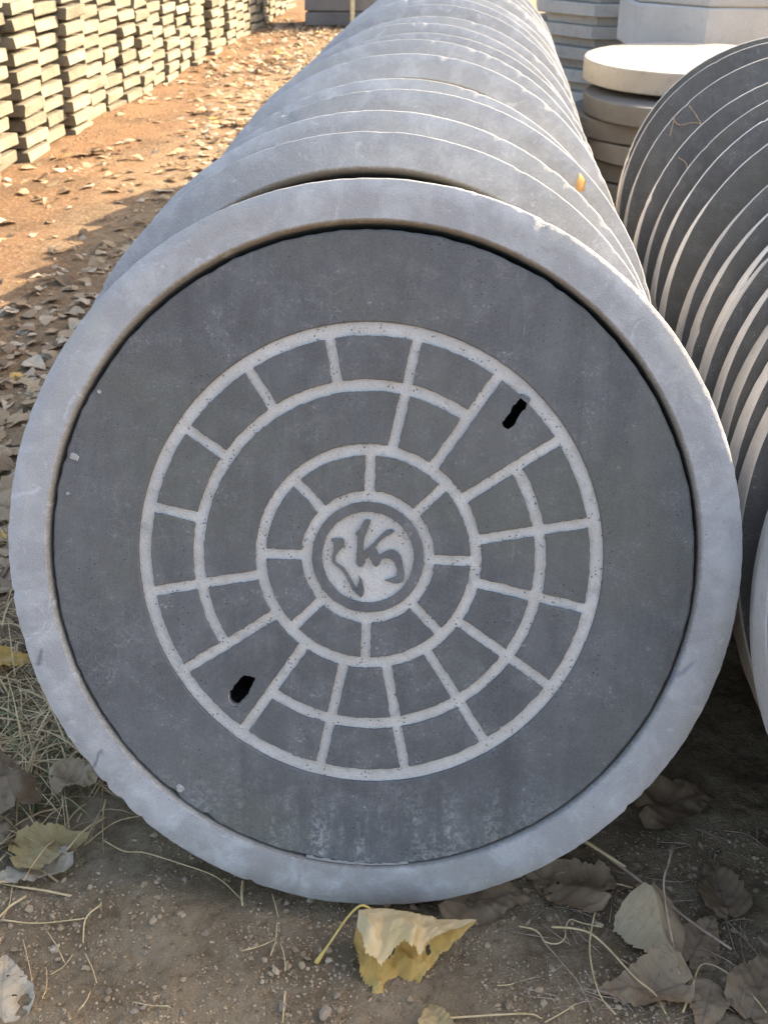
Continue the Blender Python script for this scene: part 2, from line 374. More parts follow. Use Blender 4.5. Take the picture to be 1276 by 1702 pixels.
def crumb_mat():
    M = Mat('dry soil crumbs', 0.97, 0.1); g = M.n('ShaderNodeNewGeometry')
    c = M.ramp(g.outputs['Random Per Island'], (0.0, (0.25, 0.178, 0.105)), (0.5, (0.36, 0.262, 0.158)), (0.9, (0.45, 0.335, 0.21)), (1.0, (0.50, 0.40, 0.28)))
    n_ = M.noise(g.outputs['Position'], 300, 3, 0.7); c = M.mix(M.math('MULTIPLY', n_, 0.35), c, (0.16, 0.115, 0.07))
    return M.done(c, M.bump(n_, 0.4, 0.002))
m_crumb = crumb_mat()
m_straw = stalk_mat('dry straw', (0.45, 0.31, 0.145), (0.62, 0.46, 0.25))
m_grass = stalk_mat('green grass', (0.10, 0.13, 0.045), (0.20, 0.21, 0.09))
m_yellowstalk = stalk_mat('yellow leaf stalk', (0.52, 0.36, 0.08), (0.62, 0.46, 0.16))
m_redstalk = stalk_mat('reddish leaf stalk', (0.28, 0.16, 0.13), (0.46, 0.34, 0.22))
m_wood = stalk_mat('bare pale timber', (0.48, 0.41, 0.24), (0.62, 0.55, 0.36))
m_mortar = concrete('mortar fleck', (0.42, 0.40, 0.36), (0.5, 0.48, 0.44), 3)
m_mortar2 = concrete('earthy stone', (0.33, 0.245, 0.165), (0.42, 0.32, 0.225), 4)
L_tan = leaf_mat('tan dry leaf', (0.42, 0.30, 0.17), (0.54, 0.41, 0.255), (0.30, 0.20, 0.11))
L_pale = leaf_mat('bleached dry leaf', (0.52, 0.42, 0.285), (0.63, 0.53, 0.385), (0.40, 0.29, 0.17))
L_grey = leaf_mat('grey brown leaf', (0.27, 0.182, 0.100), (0.40, 0.280, 0.168), (0.17, 0.12, 0.09))
L_dark = leaf_mat('dark brown leaf', (0.17, 0.112, 0.062), (0.26, 0.175, 0.100), (0.07, 0.05, 0.04), trans=0.1)
L_yel = leaf_mat('yellow leaf', (0.62, 0.37, 0.09), (0.70, 0.48, 0.17), (0.50, 0.31, 0.08), (0.33, 0.20, 0.06), 0.55)
L_cream = leaf_mat('cream leaf underside', (0.74, 0.52, 0.22), (0.80, 0.62, 0.36), (0.64, 0.44, 0.15), (0.5, 0.36, 0.15), 0.2, 0.2)
L_orange = leaf_mat('dull orange leaf', (0.50, 0.26, 0.08), (0.58, 0.33, 0.12), (0.4, 0.2, 0.07))
L_olive = leaf_mat('mottled olive leaf', (0.40, 0.29, 0.12), (0.50, 0.375, 0.19), (0.42, 0.33, 0.15))

# ------------------------------------------------------------------ ground
def axis(lo, hi, step, far, grow=1.18):
    a = list(np.arange(lo, hi, step)); s = step; x = a[0]; pre = []
    while x > -far: s *= grow; x -= s; pre.append(x)
    s = step; x = a[-1]; post = []
    while x < far: s *= grow; x += s; post.append(x)
    return np.array(pre[::-1]+a+post)
gx = np.concatenate([axis(-0.75, 0.50, 0.0042, 900, 1.07)])
gy = np.concatenate([axis(0.62, 1.35, 0.0042, 900, 1.045)])
X, Y = np.meshgrid(gx, gy); Z = ground_z(X, Y)
nx, ny = len(gx), len(gy)
idx = np.arange(nx*ny).reshape(ny, nx)
F = np.stack([idx[:-1, :-1], idx[:-1, 1:], idx[1:, 1:], idx[1:, :-1]], -1).reshape(-1, 4)
gme = bpy.data.meshes.new('ground')
gme.vertices.add(nx*ny); gme.vertices.foreach_set('co', np.stack([X, Y, Z], -1).ravel())
gme.loops.add(F.size); gme.loops.foreach_set('vertex_index', F.ravel().astype(np.int32))
gme.polygons.add(len(F)); gme.polygons.foreach_set('loop_start', np.arange(0, F.size, 4, dtype=np.int32))
gme.update(); gme.validate(); gme.polygons.foreach_set('use_smooth', [True]*len(gme.polygons))
tag(link('ground', gme, m_soil), kind='structure')

# ------------------------------------------------------------------ the row of frames
LEAN = R_(22.4); RO = 0.40; RI = 0.3545
C1 = Vector((-0.1132, 1.0253, CAM_H-0.635)); PSI = R_(1.15)
TH = 0.112
def frame_profile(th):
    c = 0.0017
    return [(RI+0.0040, 0, 0.5), (RI+0.02, 0, 0), (RO-0.02, 0, 0), (RO-c, 0, 1), (RO-c*0.3, -c*0.35, 1.0), (RO, -c, 0.9), (RO, -0.02, 0.2), (RO, -th+c, 0.2), (RO-c, -th, 0.3),
            (0.325, -th, 0), (0.325, -0.068, 0), (RI, -0.066, 0), (RI, -0.016, 0.2), (RI, -0.0085, 0.3), (RI+0.0008, -0.0040, 0.4), (RI+0.0024, -0.0010, 0.5)]
def frame_mesh(name, th, seed, chips, wob):
    return lathe(name, frame_profile(th), 400, wob, chips, seed)
def disc_rot(lean, psi=0, roll=0):
    return (Matrix.Rotation(psi, 3, 'Z') @ Matrix.Rotation(math.pi/2-lean, 3, 'X') @ Matrix.Rotation(roll, 3, 'Z')).to_euler()
fr = link('manhole_surround', frame_mesh('manhole_surround', TH, 1, [(R_(219), 0.03, 0.0022), (R_(223), 0.012, 0.0035), (R_(227), 0.02, 0.003), (R_(231), 0.01, 0.003), (R_(318), 0.012, 0.0035), (R_(321), 0.008, 0.002), (R_(196), 0.02, 0.0015), (R_(64), 0.008, 0.002), (R_(188), 0.01, 0.002), (R_(252), 0.012, 0.002)], 0.0009), m_front)
fr.scale = (1, 1, 1.95); fr.location = C1; fr.rotation_euler = disc_rot(LEAN, PSI)  # hidden depth stretched to keep light from behind the cover's slots
tag(fr, 'round grey concrete surround holding the patterned cover, foremost of the leaning row', 'manhole surround', 'frames leaning in the row')

ORD = ['', 'first', 'second', 'third', 'fourth', 'fifth', 'sixth', 'seventh', 'eighth', 'ninth', 'tenth', 'eleventh', 'twelfth', 'thirteenth', 'fourteenth', 'fifteenth', 'sixteenth', 'seventeenth', 'eighteenth', 'nineteenth', 'twentieth'] + ['twenty-'+w for w in ('first', 'second', 'third', 'fourth', 'fifth', 'sixth', 'seventh', 'eighth', 'ninth')] + ['thirtieth']
variants = [frame_mesh('manhole_surround', TH, 3+i, [(rng.random()*3+0.1, 0.006+0.016*rng.random(), 0.001+0.002*rng.random()) for _ in range(9)], 0.0007) for i in range(4)]
offs = [0.246, 0.385, 0.57, 0.76, 0.94, 1.15, 1.33, 1.52, 1.73, 1.93, 2.12, 2.33, 2.52, 2.72, 2.93, 3.15, 3.38]
dxs = [-0.030, -0.034, -0.026, -0.040, -0.037, -0.045, -0.040, -0.052, -0.043, -0.046, -0.052, -0.042, -0.05, -0.047, -0.052, -0.05, -0.05]
for i, (dy, dx) in enumerate(zip(offs, dxs)):
    o = link('manhole_surround', variants[i % 4], m_frame)
    gap = (offs[i+1]-dy if i+1 < len(offs) else 0.18)*math.cos(LEAN)
    z = C1.z + (rng.normal(0, 0.005) if i else 0)
    o.location = (C1.x+dx, C1.y+dy, z); o.scale = (1, 1, max(1.0, (gap-0.004)/TH))
    o.rotation_euler = disc_rot(LEAN+rng.normal(0, 0.006), rng.normal(0, 0.010), [0, 0.3, -0.25, 0.15][(i//4) % 4])
    if i == 0: tag(o, 'blue-grey concrete frame with chipped brown-stained top edge, right behind the foremost', 'manhole surround', 'frames leaning in the row')
    else: tag(o, f'plain grey concrete frame, {ORD[i+2]} in the row counted from the patterned cover', 'manhole surround', 'frames leaning in the row')
FR2 = C1 + Vector((dxs[0], offs[0], 0))

# ------------------------------------------------------------------ the patterned cover
PXM = 0.000654
RC = 0.3508
cov = empty('manhole_cover', (0, 0, 0), disc_rot(LEAN, PSI))
rotm = Euler(disc_rot(LEAN, PSI)).to_matrix()
cov.location = C1 + rotm @ Vector((0.0, -0.0030, -0.0056))
tag(cov, 'dark round concrete cover with pale spoke-and-ring pattern, emblem and two lifting slots', 'manhole cover')

def ragged(pts, amp, seed, scale=220):
    out = []
    for k, (x, y) in enumerate(pts):
        out.append((x+amp*float(fbm(np.array(x*scale+seed), np.array(y*scale), 2, 70)), y+amp*float(fbm(np.array(x*scale), np.array(y*scale+seed), 2, 80))))
    return out
def arc(r, a0, a1, step=0.02):
    n = max(3, int(abs(a1-a0)/step)); return [(r*math.cos(a0+(a1-a0)*k/n), r*math.sin(a0+(a1-a0)*k/n)) for k in range(n+1)]
def sector(r0, r1, a0, a1, hw):
    return arc(r1, a0+math.asin(hw/r1), a1-math.asin(hw/r1)) + arc(r0, a1-math.asin(hw/r0), a0+math.asin(hw/r0))
def densify(p, d=0.004):
    out = []
    for i in range(len(p)):
        a = Vector(p[i]); b = Vector(p[(i+1) % len(p)]); n = max(1, int((b-a).length/d))
        out += [tuple(a.lerp(b, k/n)) for k in range(n)]
    return out
def circle(r, n=120): return [(r*math.cos(2*math.pi*k/n), r*math.sin(2*math.pi*k/n)) for k in range(n)]
def slot(cx, cy, ang, ln, wd, seed):
    p = []; n = 44
    for k in range(n):
        t = 2*math.pi*k/n; ex = math.copysign(abs(math.cos(t))**0.75, math.cos(t))*ln/2; ey = math.copysign(abs(math.sin(t))**0.8, math.sin(t))*wd/2
        ey *= 1-0.18*math.cos(2*t+seed)
        p.append((cx+ex*math.cos(ang)-ey*math.sin(ang), cy+ex*math.sin(ang)+ey*math.cos(ang)))
    return ragged(p, 0.0035, seed, 160)
s1 = slot(235*PXM, 249*PXM, R_(57), 66*PXM, 25*PXM, 3.0)
s2 = slot(-212*PXM, -238*PXM, R_(50), 64*PXM, 28*PXM, 8.0)
# base plate (groove floor), pierced by the slots
link('base_plate', fill_mesh('base_plate', [circle(0.300, 160), s1, s2], 0.014, 0.0004, -0.0038), m_groove, cov)
# dark outer rim: lathe from the pattern's edge to the plate's edge
rim_prof = [(388*PXM+0.0006, -0.0040, 0.25), (388*PXM+0.0010, -0.0008, 0.25), (388*PXM+0.0022, 0, 0.25), (0.29, 0, 0), (0.32, 0, 0), (RC-0.002, 0, 1), (RC, -0.0015, 1), (RC-0.0005, -0.02, 0.5), (RC-0.004, -0.045, 0), (0.294, -0.045, 0), (0.294, -0.0042, 0)]
link('rim', lathe('rim', rim_prof, 240, 0.0016, [(R_(163), 0.012, 0.004), (R_(232), 0.016, 0.005), (R_(240), 0.01, 0.003), (R_(200), 0.01, 0.003), (R_(262), 0.1, 0.002), (R_(120), 0.008, 0.002)], 2), m_dark, cov)
def panel(poly, holes=(), name='panel', seed=0, amp=0.0014, bev=0.0011):
    me = fill_mesh(name, [ragged(densify(poly), amp, seed)] + list(holes), 0.0055, bev, -0.0002)
    return link(name, me, m_dark, cov)
HW = 8.6*PXM; r = lambda q: q*PXM
for k in range(8): panel(sector(r(112), r(171), R_(45*k), R_(45*k+45), HW), seed=k)
sp = [11.25+22.5*k for k in range(16)]
for k in range(16):
    a0, a1 = R_(sp[k]), R_(sp[k]+22.5); mid = sp[k]+11.25
    if k == 1: panel(sector(r(190), r(367), a0, a1, HW*1.05), [s1], seed=30)
    elif k == 9: panel(sector(r(190), r(367), a0, a1, HW*1.05), [s2], seed=31)
    else:
        panel(sector(r(296), r(367), a0, a1, HW), seed=40+k)
        if k in (3, 4, 5, 6, 7): continue
        panel(sector(r(190), r(277), a0, a1, HW), seed=60+k)
panel(sector(r(190), r(277), R_(sp[3]), R_(sp[8]), HW), seed=80)
link('emblem_ring', fill_mesh('emblem_ring', [ragged(circle(r(93.5)), 0.0008, 5), ragged(circle(r(77)), 0.0008, 6)], 0.0055, 0.0006, -0.0002), m_dark, cov)
EA = [(292,468),(330,455),(395,458),(418,490),(412,535),(370,575),(338,620),(330,675),(370,705),(415,730),(450,775),(490,840),(520,905),(548,940),(556,880),(570,815),(590,860),(610,930),(600,990),(585,1008),(545,975),(505,940),(470,870),(430,800),(385,745),(330,705),(305,680),(310,620),(320,560),(318,510)]
EB = [(515,412),(560,360),(590,290),(615,272),(650,275),(650,310),(625,380),(600,450),(592,520),(595,580),(640,540),(690,490),(750,420),(800,370),(840,355),(880,375),(850,400),(790,430),(740,480),(700,535),(730,570),(735,612),(790,570),(850,545),(900,555),(940,600),(960,670),(980,760),(975,840),(920,862),(870,860),(800,835),(870,815),(910,790),(915,730),(890,665),(850,632),(800,625),(765,640),(745,690),(715,712),(685,690),(665,640),(640,600),(610,650),(600,700),(570,722),(540,700),(530,660),(535,600),(540,520),(540,440)]
for st in (EA, EB):
    poly = [((u-638)/5.548*PXM, -(v-627)/5.548*PXM) for u, v in st]
    link('emblem_stroke', fill_mesh('emblem_stroke', [poly], 0.0055, 0.0005, -0.0002), m_dark, cov)
# flecks of mortar stuck to the rim
def lump(name, pts, h, mat, parent, z0=0.0):
    n = len(pts); c = np.mean(pts, 0); v = [(x, y, z0-0.001) for x, y in pts] + [(c[0]+(x-c[0])*0.6+rng.normal(0, 0.0004), c[1]+(y-c[1])*0.6+rng.normal(0, 0.0004), z0+h*(0.7+0.6*rng.random())) for x, y in pts]
    f = [(k, (k+1) % n, n+(k+1) % n, n+k) for k in range(n)] + [tuple(range(n, 2*n))]
    return link(name, mesh_from(name, v, f), mat, parent)
for (a, rr, s) in [(163, 0.342, 0.006), (233, 0.343, 0.006), (170, 0.339, 0.003), (150, 0.344, 0.003)]:
    cx, cy = rr*math.cos(R_(a)), rr*math.sin(R_(a))
    lump('mortar_fleck', [(cx+s*(0.6+0.8*rng.random())*math.cos(t), cy+s*(0.6+0.6*rng.random())*math.sin(t)) for t in np.linspace(0, 6.28, 8)[:-1]], 0.0012, m_mortar, cov)
# the sill of mortar at the foot of the rim
t = np.linspace(R_(260), R_(279), 40)
poly = [((RC+0.0012)*math.cos(a), (RC+0.0012)*math.sin(a)) for a in t] + [((RC-0.0016-0.003*float(vnoise(np.array(a*90), np.array(2.0))))*math.cos(a), (RC-0.0016-0.003*float(vnoise(np.array(a*90), np.array(2.0))))*math.sin(a)) for a in t[::-1]]
link('mortar_sill', fill_mesh('mortar_sill', [poly], 0.005, 0.0004, 0.0005), m_mortar, cov)

# cover inside the second frame (only its rim shows)
c2 = link('manhole_cover', lathe('manhole_cover', [(0.10, 0, 0), (0.30, 0, 0), (RC-0.002, 0, 1), (RC, -0.0015, 1), (RC-0.001, -0.02, 0.5), (RC-0.004, -0.05, 0), (0.10, -0.05, 0)], 200, 0.001, (), 7, closed=False, center=True), m_dark)
c2.location = FR2 + rotm @ Vector((0, -0.005, -0.012)); c2.rotation_euler = disc_rot(LEAN, 0)
tag(c2, 'dark round cover seated in the second frame, almost hidden behind the foremost frame', 'manhole cover')

# ------------------------------------------------------------------ covers leaning on the right
LEAN2 = R_(28); X2 = 0.700; T2 = 0.046
def cover2(seed, chips):
    c = 0.002
    prof = [(0.06, 0, 0), (0.30, 0, 0), (RO-0.012, 0, 0), (RO-c, 0, 1), (RO, -c, 1), (RO, -0.01, 0.4), (RO, -T2+c, 0.4), (RO-c, -T2, 0.6), (0.30, -T2, 0), (0.06, -T2, 0)]
    return lathe('leaning_cover', prof, 240, 0.0005, chips, seed, closed=False, center=True, matf=lambda j: 1 if j in (3, 4, 5, 6) else 0)
v2 = [cover2(11+i, [(R_(110+rng.random()*90), 0.008+0.012*rng.random(), 0.002+0.004*rng.random()) for _ in range(3)]) for i in range(5)]
boss = lathe('back_boss', [(0.05, 0, 0), (0.30, 0, 0), (0.305, -0.2, 0), (0.305, -0.8, 0), (0.30, -1, 0), (0.05, -1, 0)], 64, 0, (), 0, closed=False, center=True)
ys2 = [0.885, 0.985, 1.10, 1.175, 1.25, 1.335, 1.395, 1.455, 1.54, 1.64, 1.81, 1.955, 2.055, 2.17, 2.42, 2.60, 2.70]
for i, y in enumerate(ys2):
    o = link('leaning_cover', v2[i % 5], [m_rowface, m_edge])
    o.location = (X2+rng.normal(0, 0.006), y, RO*math.cos(LEAN2)-0.004+T2*math.sin(LEAN2)*0.6)
    o.rotation_euler = disc_rot(LEAN2+rng.normal(0, 0.008), rng.normal(0, 0.012), rng.normal(0, 0.2))
    sp_ = (ys2[i+1]-y if i+1 < len(ys2) else 0.1)*math.cos(LEAN2); th_ = min(0.066, sp_*0.86); o.scale = (1, 1, th_/T2)
    gap = sp_-th_
    if gap > 0.008:
        b = link('back_boss', boss, m_rowface, o); b.location = (0, 0, -T2+0.0005); b.scale = (1, 1, (gap-0.004)*T2/th_)
    if i == len(ys2)-1: tag(o, 'dark cover ending the leaning row, in front of the flat pale disc', 'manhole cover', 'covers leaning beside the frames')
    else: tag(o, f'dark-faced cover with pale rim, {ORD[len(ys2)-i]} from the flat pale disc in the leaning row', 'manhole cover', 'covers leaning beside the frames')

# ------------------------------------------------------------------ flat discs and blocks behind on the right
def flat_disc(name, r_, th, mat, loc, seed, label, tilt=(0, 0), ribs=False):
    prof = [(0.05, 0, 0), (0.3, 0, 0), (r_-0.004, 0, 1), (r_, -0.004, 1), (r_, -th+0.004, 0.5), (r_-0.004, -th, 0.5), (0.3, -th, 0), (0.05, -th, 0)]
    o = link(name, lathe(name, prof, 120, 0.003, (), seed, closed=False, center=True), mat)
    o.location = loc; o.rotation_euler = (tilt[0], tilt[1], seed)
    tag(o, label, 'concrete disc', 'flat discs piled behind the leaning covers'); return o
pc = at_y(1148, 95, 4.6)
pc.x += 0.0
top_z = pc.z
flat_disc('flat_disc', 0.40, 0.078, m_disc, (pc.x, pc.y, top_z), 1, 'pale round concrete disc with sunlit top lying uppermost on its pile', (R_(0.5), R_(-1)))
zz = top_z-0.078
sp_bl = [(0.028, -0.15, 0.01), (0.006, -0.06, -0.035), (0.006, -0.11, 0.015), (0.006, -0.03, -0.02), (0.006, -0.08, 0.0)]
for i, (g_, dy, dx) in enumerate(sp_bl):
    z_ = zz-g_; th = 0.068 if i < 4 else z_+0.01
    flat_disc('flat_disc', 0.41, th, m_under_shaded, (pc.x+dx, pc.y+dy, z_), 2+i, f'round disc in shade-darkened grey, {ORD[i+2]} from the top of the pile under the pale disc')
    if i == 0:
        for (bx, by) in ((-0.18, 0.05), (0.2, 0.1), (0.05, -0.2)):
            me = bpy.data.meshes.new('spacer_block'); bm = bmesh.new(); bmesh.ops.create_cube(bm, size=1); bmesh.ops.scale(bm, vec=(0.09, 0.06, g_-0.001), verts=bm.verts); bmesh.ops.bevel(bm, geom=bm.edges, offset=0.003, segments=1, affect='EDGES'); bm.to_mesh(me); bm.free()
            q_ = link('spacer_block', me, m_pile); q_.location = (pc.x+bx, pc.y+by, zz-g_/2)
            tag(q_, 'small concrete block wedged between the pale disc and the disc below', 'spacer block', 'spacers in the disc pile')
    zz = z_-th

def prism(name, n, ap, th, step=0.0, ins=0.0, bev=0.004):
    """n-gon slab, top at z=0; optional inset lower body"""
    rr = ap/math.cos(math.pi/n); bm = bmesh.new()
    def ring(rad, z): return [bm.verts.new((rad*math.cos(2*math.pi*(k+0.5)/n), rad*math.sin(2*math.pi*(k+0.5)/n), z)) for k in range(n)]
    lv = [ring(rr-bev, 0), ring(rr, -bev), ring(rr, -th+bev), ring(rr-bev, -th)]
    if step: lv += [ring(rr-ins, -th-0.0005), ring(rr-ins-0.01, -th-step)]
    for a, b in zip(lv[:-1], lv[1:]):
        for k in range(n): bm.faces.new((a[k], b[k], b[(k+1) % n], a[(k+1) % n]))
    bm.faces.new(lv[0]); bm.faces.new(lv[-1][::-1])
    bmesh.ops.recalc_face_normals(bm, faces=bm.faces)
    me = bpy.data.meshes.new(name); bm.to_mesh(me); bm.free(); return me
# octagonal slabs with gaps, behind the disc pile
oc = at_y(985, 60, 6.0); oct_me = prism('octagonal_slab', 8, 0.46, 0.058, 0.044, 0.05)
ctr = Vector((oc.x+0.19, oc.y+0.46, 0))
for k in range(7):
    o = link('octagonal_slab', oct_me, m_pile); o.location = (ctr.x+rng.normal(0, 0.012), ctr.y+rng.normal(0, 0.012), 0.104*(k+1)-0.008); o.rotation_euler = (0, 0, rng.normal(0, 0.03))
    o['kind'] = 'thing'; tag(o, f'octagonal concrete slab, {ORD[k+1]} from the ground in the gapped stack behind the round discs', 'slab', 'octagonal slabs in the stack')
bc = at_y(1160, 72, 5.15); blk = prism('octagonal_block', 8, 0.43, 0.188, 0, 0, 0.008)
labs = ['thick pale octagonal block at the bottom, mostly hidden behind the round discs', 'thick pale octagonal block, second from the ground behind the leaning covers', 'thick pale octagonal block, third from the ground behind the leaning covers', 'thick pale octagonal block topping its stack behind the leaning covers']
for k in range(4):
    o = link('octagonal_block', blk, m_pale); o.location = (bc.x+0.175+0.02*math.sin(k*2.1), bc.y+0.42, 0.19*(k+1)+0.004); o.rotation_euler = (0, 0, R_(6+3*math.sin(k*1.7)))
    tag(o, labs[k], 'concrete block', 'pale octagonal blocks in the stack')

# ------------------------------------------------------------------ slab stacks on the left
def slab_mesh(w, l, th, step, ins, seed):
    bm = bmesh.new()
    def ring(a, b, z, j): return [bm.verts.new((x+rng.normal(0, j), y+rng.normal(0, j), z+rng.normal(0, j*0.6))) for x, y in ((0-(0 if a == l else 0), -b/2), (0, b/2), (-a, b/2), (-a, -b/2))]
    def rect(x1, x0, b, z, j): return [bm.verts.new((x+rng.normal(0, j), y+rng.normal(0, j), z+rng.normal(0, j*0.6))) for x, y in ((x1, -b/2), (x1, b/2), (x0, b/2), (x0, -b/2))]
    lv = [rect(-0.004, -l, w-0.008, 0, 0.0022), rect(0, -l, w, -0.004, 0.0028), rect(0, -l, w, -th+0.004, 0.0028), rect(-0.004, -l, w-0.008, -th, 0.001), rect(-ins, -l+ins, w-2*ins, -th-0.0004, 0), rect(-ins-0.006, -l+ins, w-2*ins-0.01, -th-step, 0)]
    for a, b in zip(lv[:-1], lv[1:]):
        for k in range(4): bm.faces.new((a[k], b[k], b[(k+1) % 4], a[(k+1) % 4]))
    bm.faces.new(lv[0]); bm.faces.new(lv[-1][::-1]); bmesh.ops.recalc_face_normals(bm, faces=bm.faces)
    me = bpy.data.meshes.new('slab'); bm.to_mesh(me); bm.free(); return me
SW, SL, ST, SS = 0.240, 0.48, 0.0465, 0.0185
slabs = [slab_mesh(SW, SL, ST, SS, 0.085, i) for i in range(6)]
y = 3.98; k = 0
while y < 11.6 and k < 29:
    colx = -1.935 + (0.005 if k % 2 else -0.005) + rng.normal(0, 0.012); yc = y; lean = rng.normal(0, 0.0025); off = (0.030 if k % 2 else 0.0) + rng.random()*0.012
    nl = 10 if k < 16 else 9
    for j in range(nl):
        o = link('concrete_slab', slabs[int(rng.integers(6))], m_slab)
        o.location = (colx+0.006*math.sin(j*1.3+k)+rng.normal(0, 0.006)+0.002*j, yc+lean*j+rng.normal(0, 0.012), (ST+SS)*(j+1)-0.004-off)
        o.rotation_euler = (rng.normal(0, 0.004), rng.normal(0, 0.004), rng.normal(0, 0.03))
        o['kind'] = 'thing'
        if j == 0: tag(o, f'cream concrete slab lying on the soil, foot of the {ORD[29-k]} stack from the timber post', 'concrete slab', 'slabs stacked along the lane')
        else: tag(o, f'cream concrete slab, {ORD[j+1]} from the ground in the {ORD[29-k]} stack from the timber post', 'concrete slab', 'slabs stacked along the lane')
    k += 1
    y += 0.252 + (0.05 if k % 3 == 0 else 0.0) + abs(rng.normal(0, 0.012))

# far end: dark slabs, timber post, pale disc
base = gp(520, 44); dk = slab_mesh(0.62, 0.5, 0.10, 0.012, 0.02, 0)
for j in range(7):
    o = link('concrete_slab', dk, m_grey); o.rotation_euler = (0, 0, R_(-90)+rng.normal(0, 0.02)); o.location = (base.x+0.25, base.y, 0.112*(j+1)-0.004)
    o['kind'] = 'thing'; tag(o, f'weathered dark slab, {ORD[j+1]} from the ground across the end of the lane', 'concrete slab', 'dark slabs at the end of the lane')
pb = at_y(588, 36, base.y-0.05)
me = bpy.data.meshes.new('timber_post'); bm = bmesh.new(); bmesh.ops.create_cube(bm, size=1); bmesh.ops.scale(bm, vec=(0.035, 0.035, 1.0), verts=bm.verts); bmesh.ops.bevel(bm, geom=bm.edges, offset=0.004, segments=2, affect='EDGES'); bm.to_mesh(me); bm.free()
po = link('timber_post', me, m_wood); po.location = (pb.x, pb.y-0.05, 0.49); po.rotation_euler = (0, R_(1), R_(20))
tag(po, 'thin bare timber post standing against the dark slabs at the lane end', 'post')
pb2 = at_y(640, 20, base.y+0.1)
for j in range(5):
    o = link('octagonal_slab', prism('octagonal_slab', 8, 0.30, 0.11, 0.0) if j == 0 else o.data, m_pale); o.location = (pb2.x+0.14, pb2.y+0.25, 0.112*(j+1)-0.004); o.rotation_euler = (0, 0, 0.1*j)
    o['kind'] = 'thing'; tag(o, f'pale octagonal slab, {ORD[j+1]} from the ground in the small stack by the timber post', 'slab', 'pale slabs by the post')

# ------------------------------------------------------------------ leaves
def leaf_flat(nu, nv, serr, seed, broad=0.86):
    """deltoid poplar leaf, length 1 along +y, UV = flat coordinates"""
    pts = []; 
    for j in range(nv+1):
        t = j/nv
        w = broad*0.5*(math.sin(math.pi*min(1, t**0.62)))**0.75*(1.05-0.45*t) if 0 < t < 1 else 0.0
        if t == 0: w = 0.05
        for i in range(-nu, nu+1):
            s = i/nu
            e = 1+(serr*(0.25 if j % 2 else -0.25)+serr*1.6*float(vnoise(np.array(t*19.+seed), np.array(s*2.+seed))))*abs(s)**6
            pts.append((s*w*e, t-0.10*abs(s)**1.5*(1-t)**2, s))
    return pts
def leaf_mesh(name, L, nu, nv, fn, serr=0.12, seed=0, holes=0.0, broad=0.86, stalk=True):
    """fn(x,y)->(X,Y,Z) in leaf units"""
    P = leaf_flat(nu, nv, serr, seed, broad); W = 2*nu+1
    v = [tuple(L*c for c in fn(x, y)) for x, y, s in P]; uv = [(x, y) for x, y, s in P]
    f = []
    for j in range(nv):
        for i in range(W-1):
            if holes and 0.2 < j/nv < 0.85 and 0 < i < W-2 and rng.random() < holes: continue
            f.append((j*W+i, j*W+i+1, (j+1)*W+i+1, (j+1)*W+i))
    me = mesh_from(name, v, f, smooth=True, uv=uv)
    return me
def curl_fn(fold, bend, twist, wav, seed):
    def fn(x, y):
        ax = abs(x); z = ax*fold + bend*(y-0.5)**2*1.6 + twist*x*(y-0.5)*2
        z += wav*float(fbm(np.array(x*3+seed), np.array(y*3-seed), 2, 90))
        k = max(0, ax-0.2); z += k*k*2.2*(1 if fold >= 0 else -1)*(0.5+abs(fold))
        return (x*(1-0.35*abs(fold)), y-0.5, z)
    return fn
litter = []
for i in range(14):
    fold = rng.choice([-1, 1])*(0.05+0.32*rng.random()); 
    litter.append(leaf_mesh('fallen_leaf', 1.0, 2, 8, curl_fn(fold, rng.normal(0, 0.16), rng.normal(0, 0.2), 0.24, i*3.1), 0.10, i, broad=0.75+0.25*rng.random()))
lmats = [L_tan, L_tan, L_pale, L_tan, L_pale, L_tan, L_pale, L_grey, L_grey, L_dark]
mat_mesh = {}
def lit_mesh(i, mat):
    key = (i, mat.name)
    if key not in mat_mesh:
        me = litter[i].copy(); me.materials.clear(); me.materials.append(mat); mat_mesh[key] = me
    return mat_mesh[key]
LNAME = {L_tan.name: 'tan', L_pale.name: 'bleached', L_grey.name: 'grey-brown', L_dark.name: 'dark brown', L_yel.name: 'yellow', L_olive.name: 'olive'}
def inside_things(x, y):
    if -0.48 < x < 0.30 and y > 0.86: return True
    if 0.27 < x < 1.2 and y > 0.7: return True
    if x < -1.92 and y > 3.9: return True
    return False
def place_leaf(x, y, s, mat, i=None, lab=None, up=0.0, tilt=0.16):
    i = int(rng.integers(14)) if i is None else i
    me = lit_mesh(i, mat); o = link('fallen_leaf', me)
    e = Euler((rng.normal(0, tilt), rng.normal(0, tilt), rng.random()*6.28)); zs = 0.45+0.45*rng.random(); o.rotation_euler = e; o.scale = (s, s*(0.75+0.3*rng.random()), s*zs)
    mt = e.to_matrix() @ Matrix.Diagonal((1, 1, zs)); low = min((mt @ vv.co).z for vv in me.vertices)*s
    o.location = (x, y, gz(x, y) - low*0.85 + 0.001 + up)
    return o
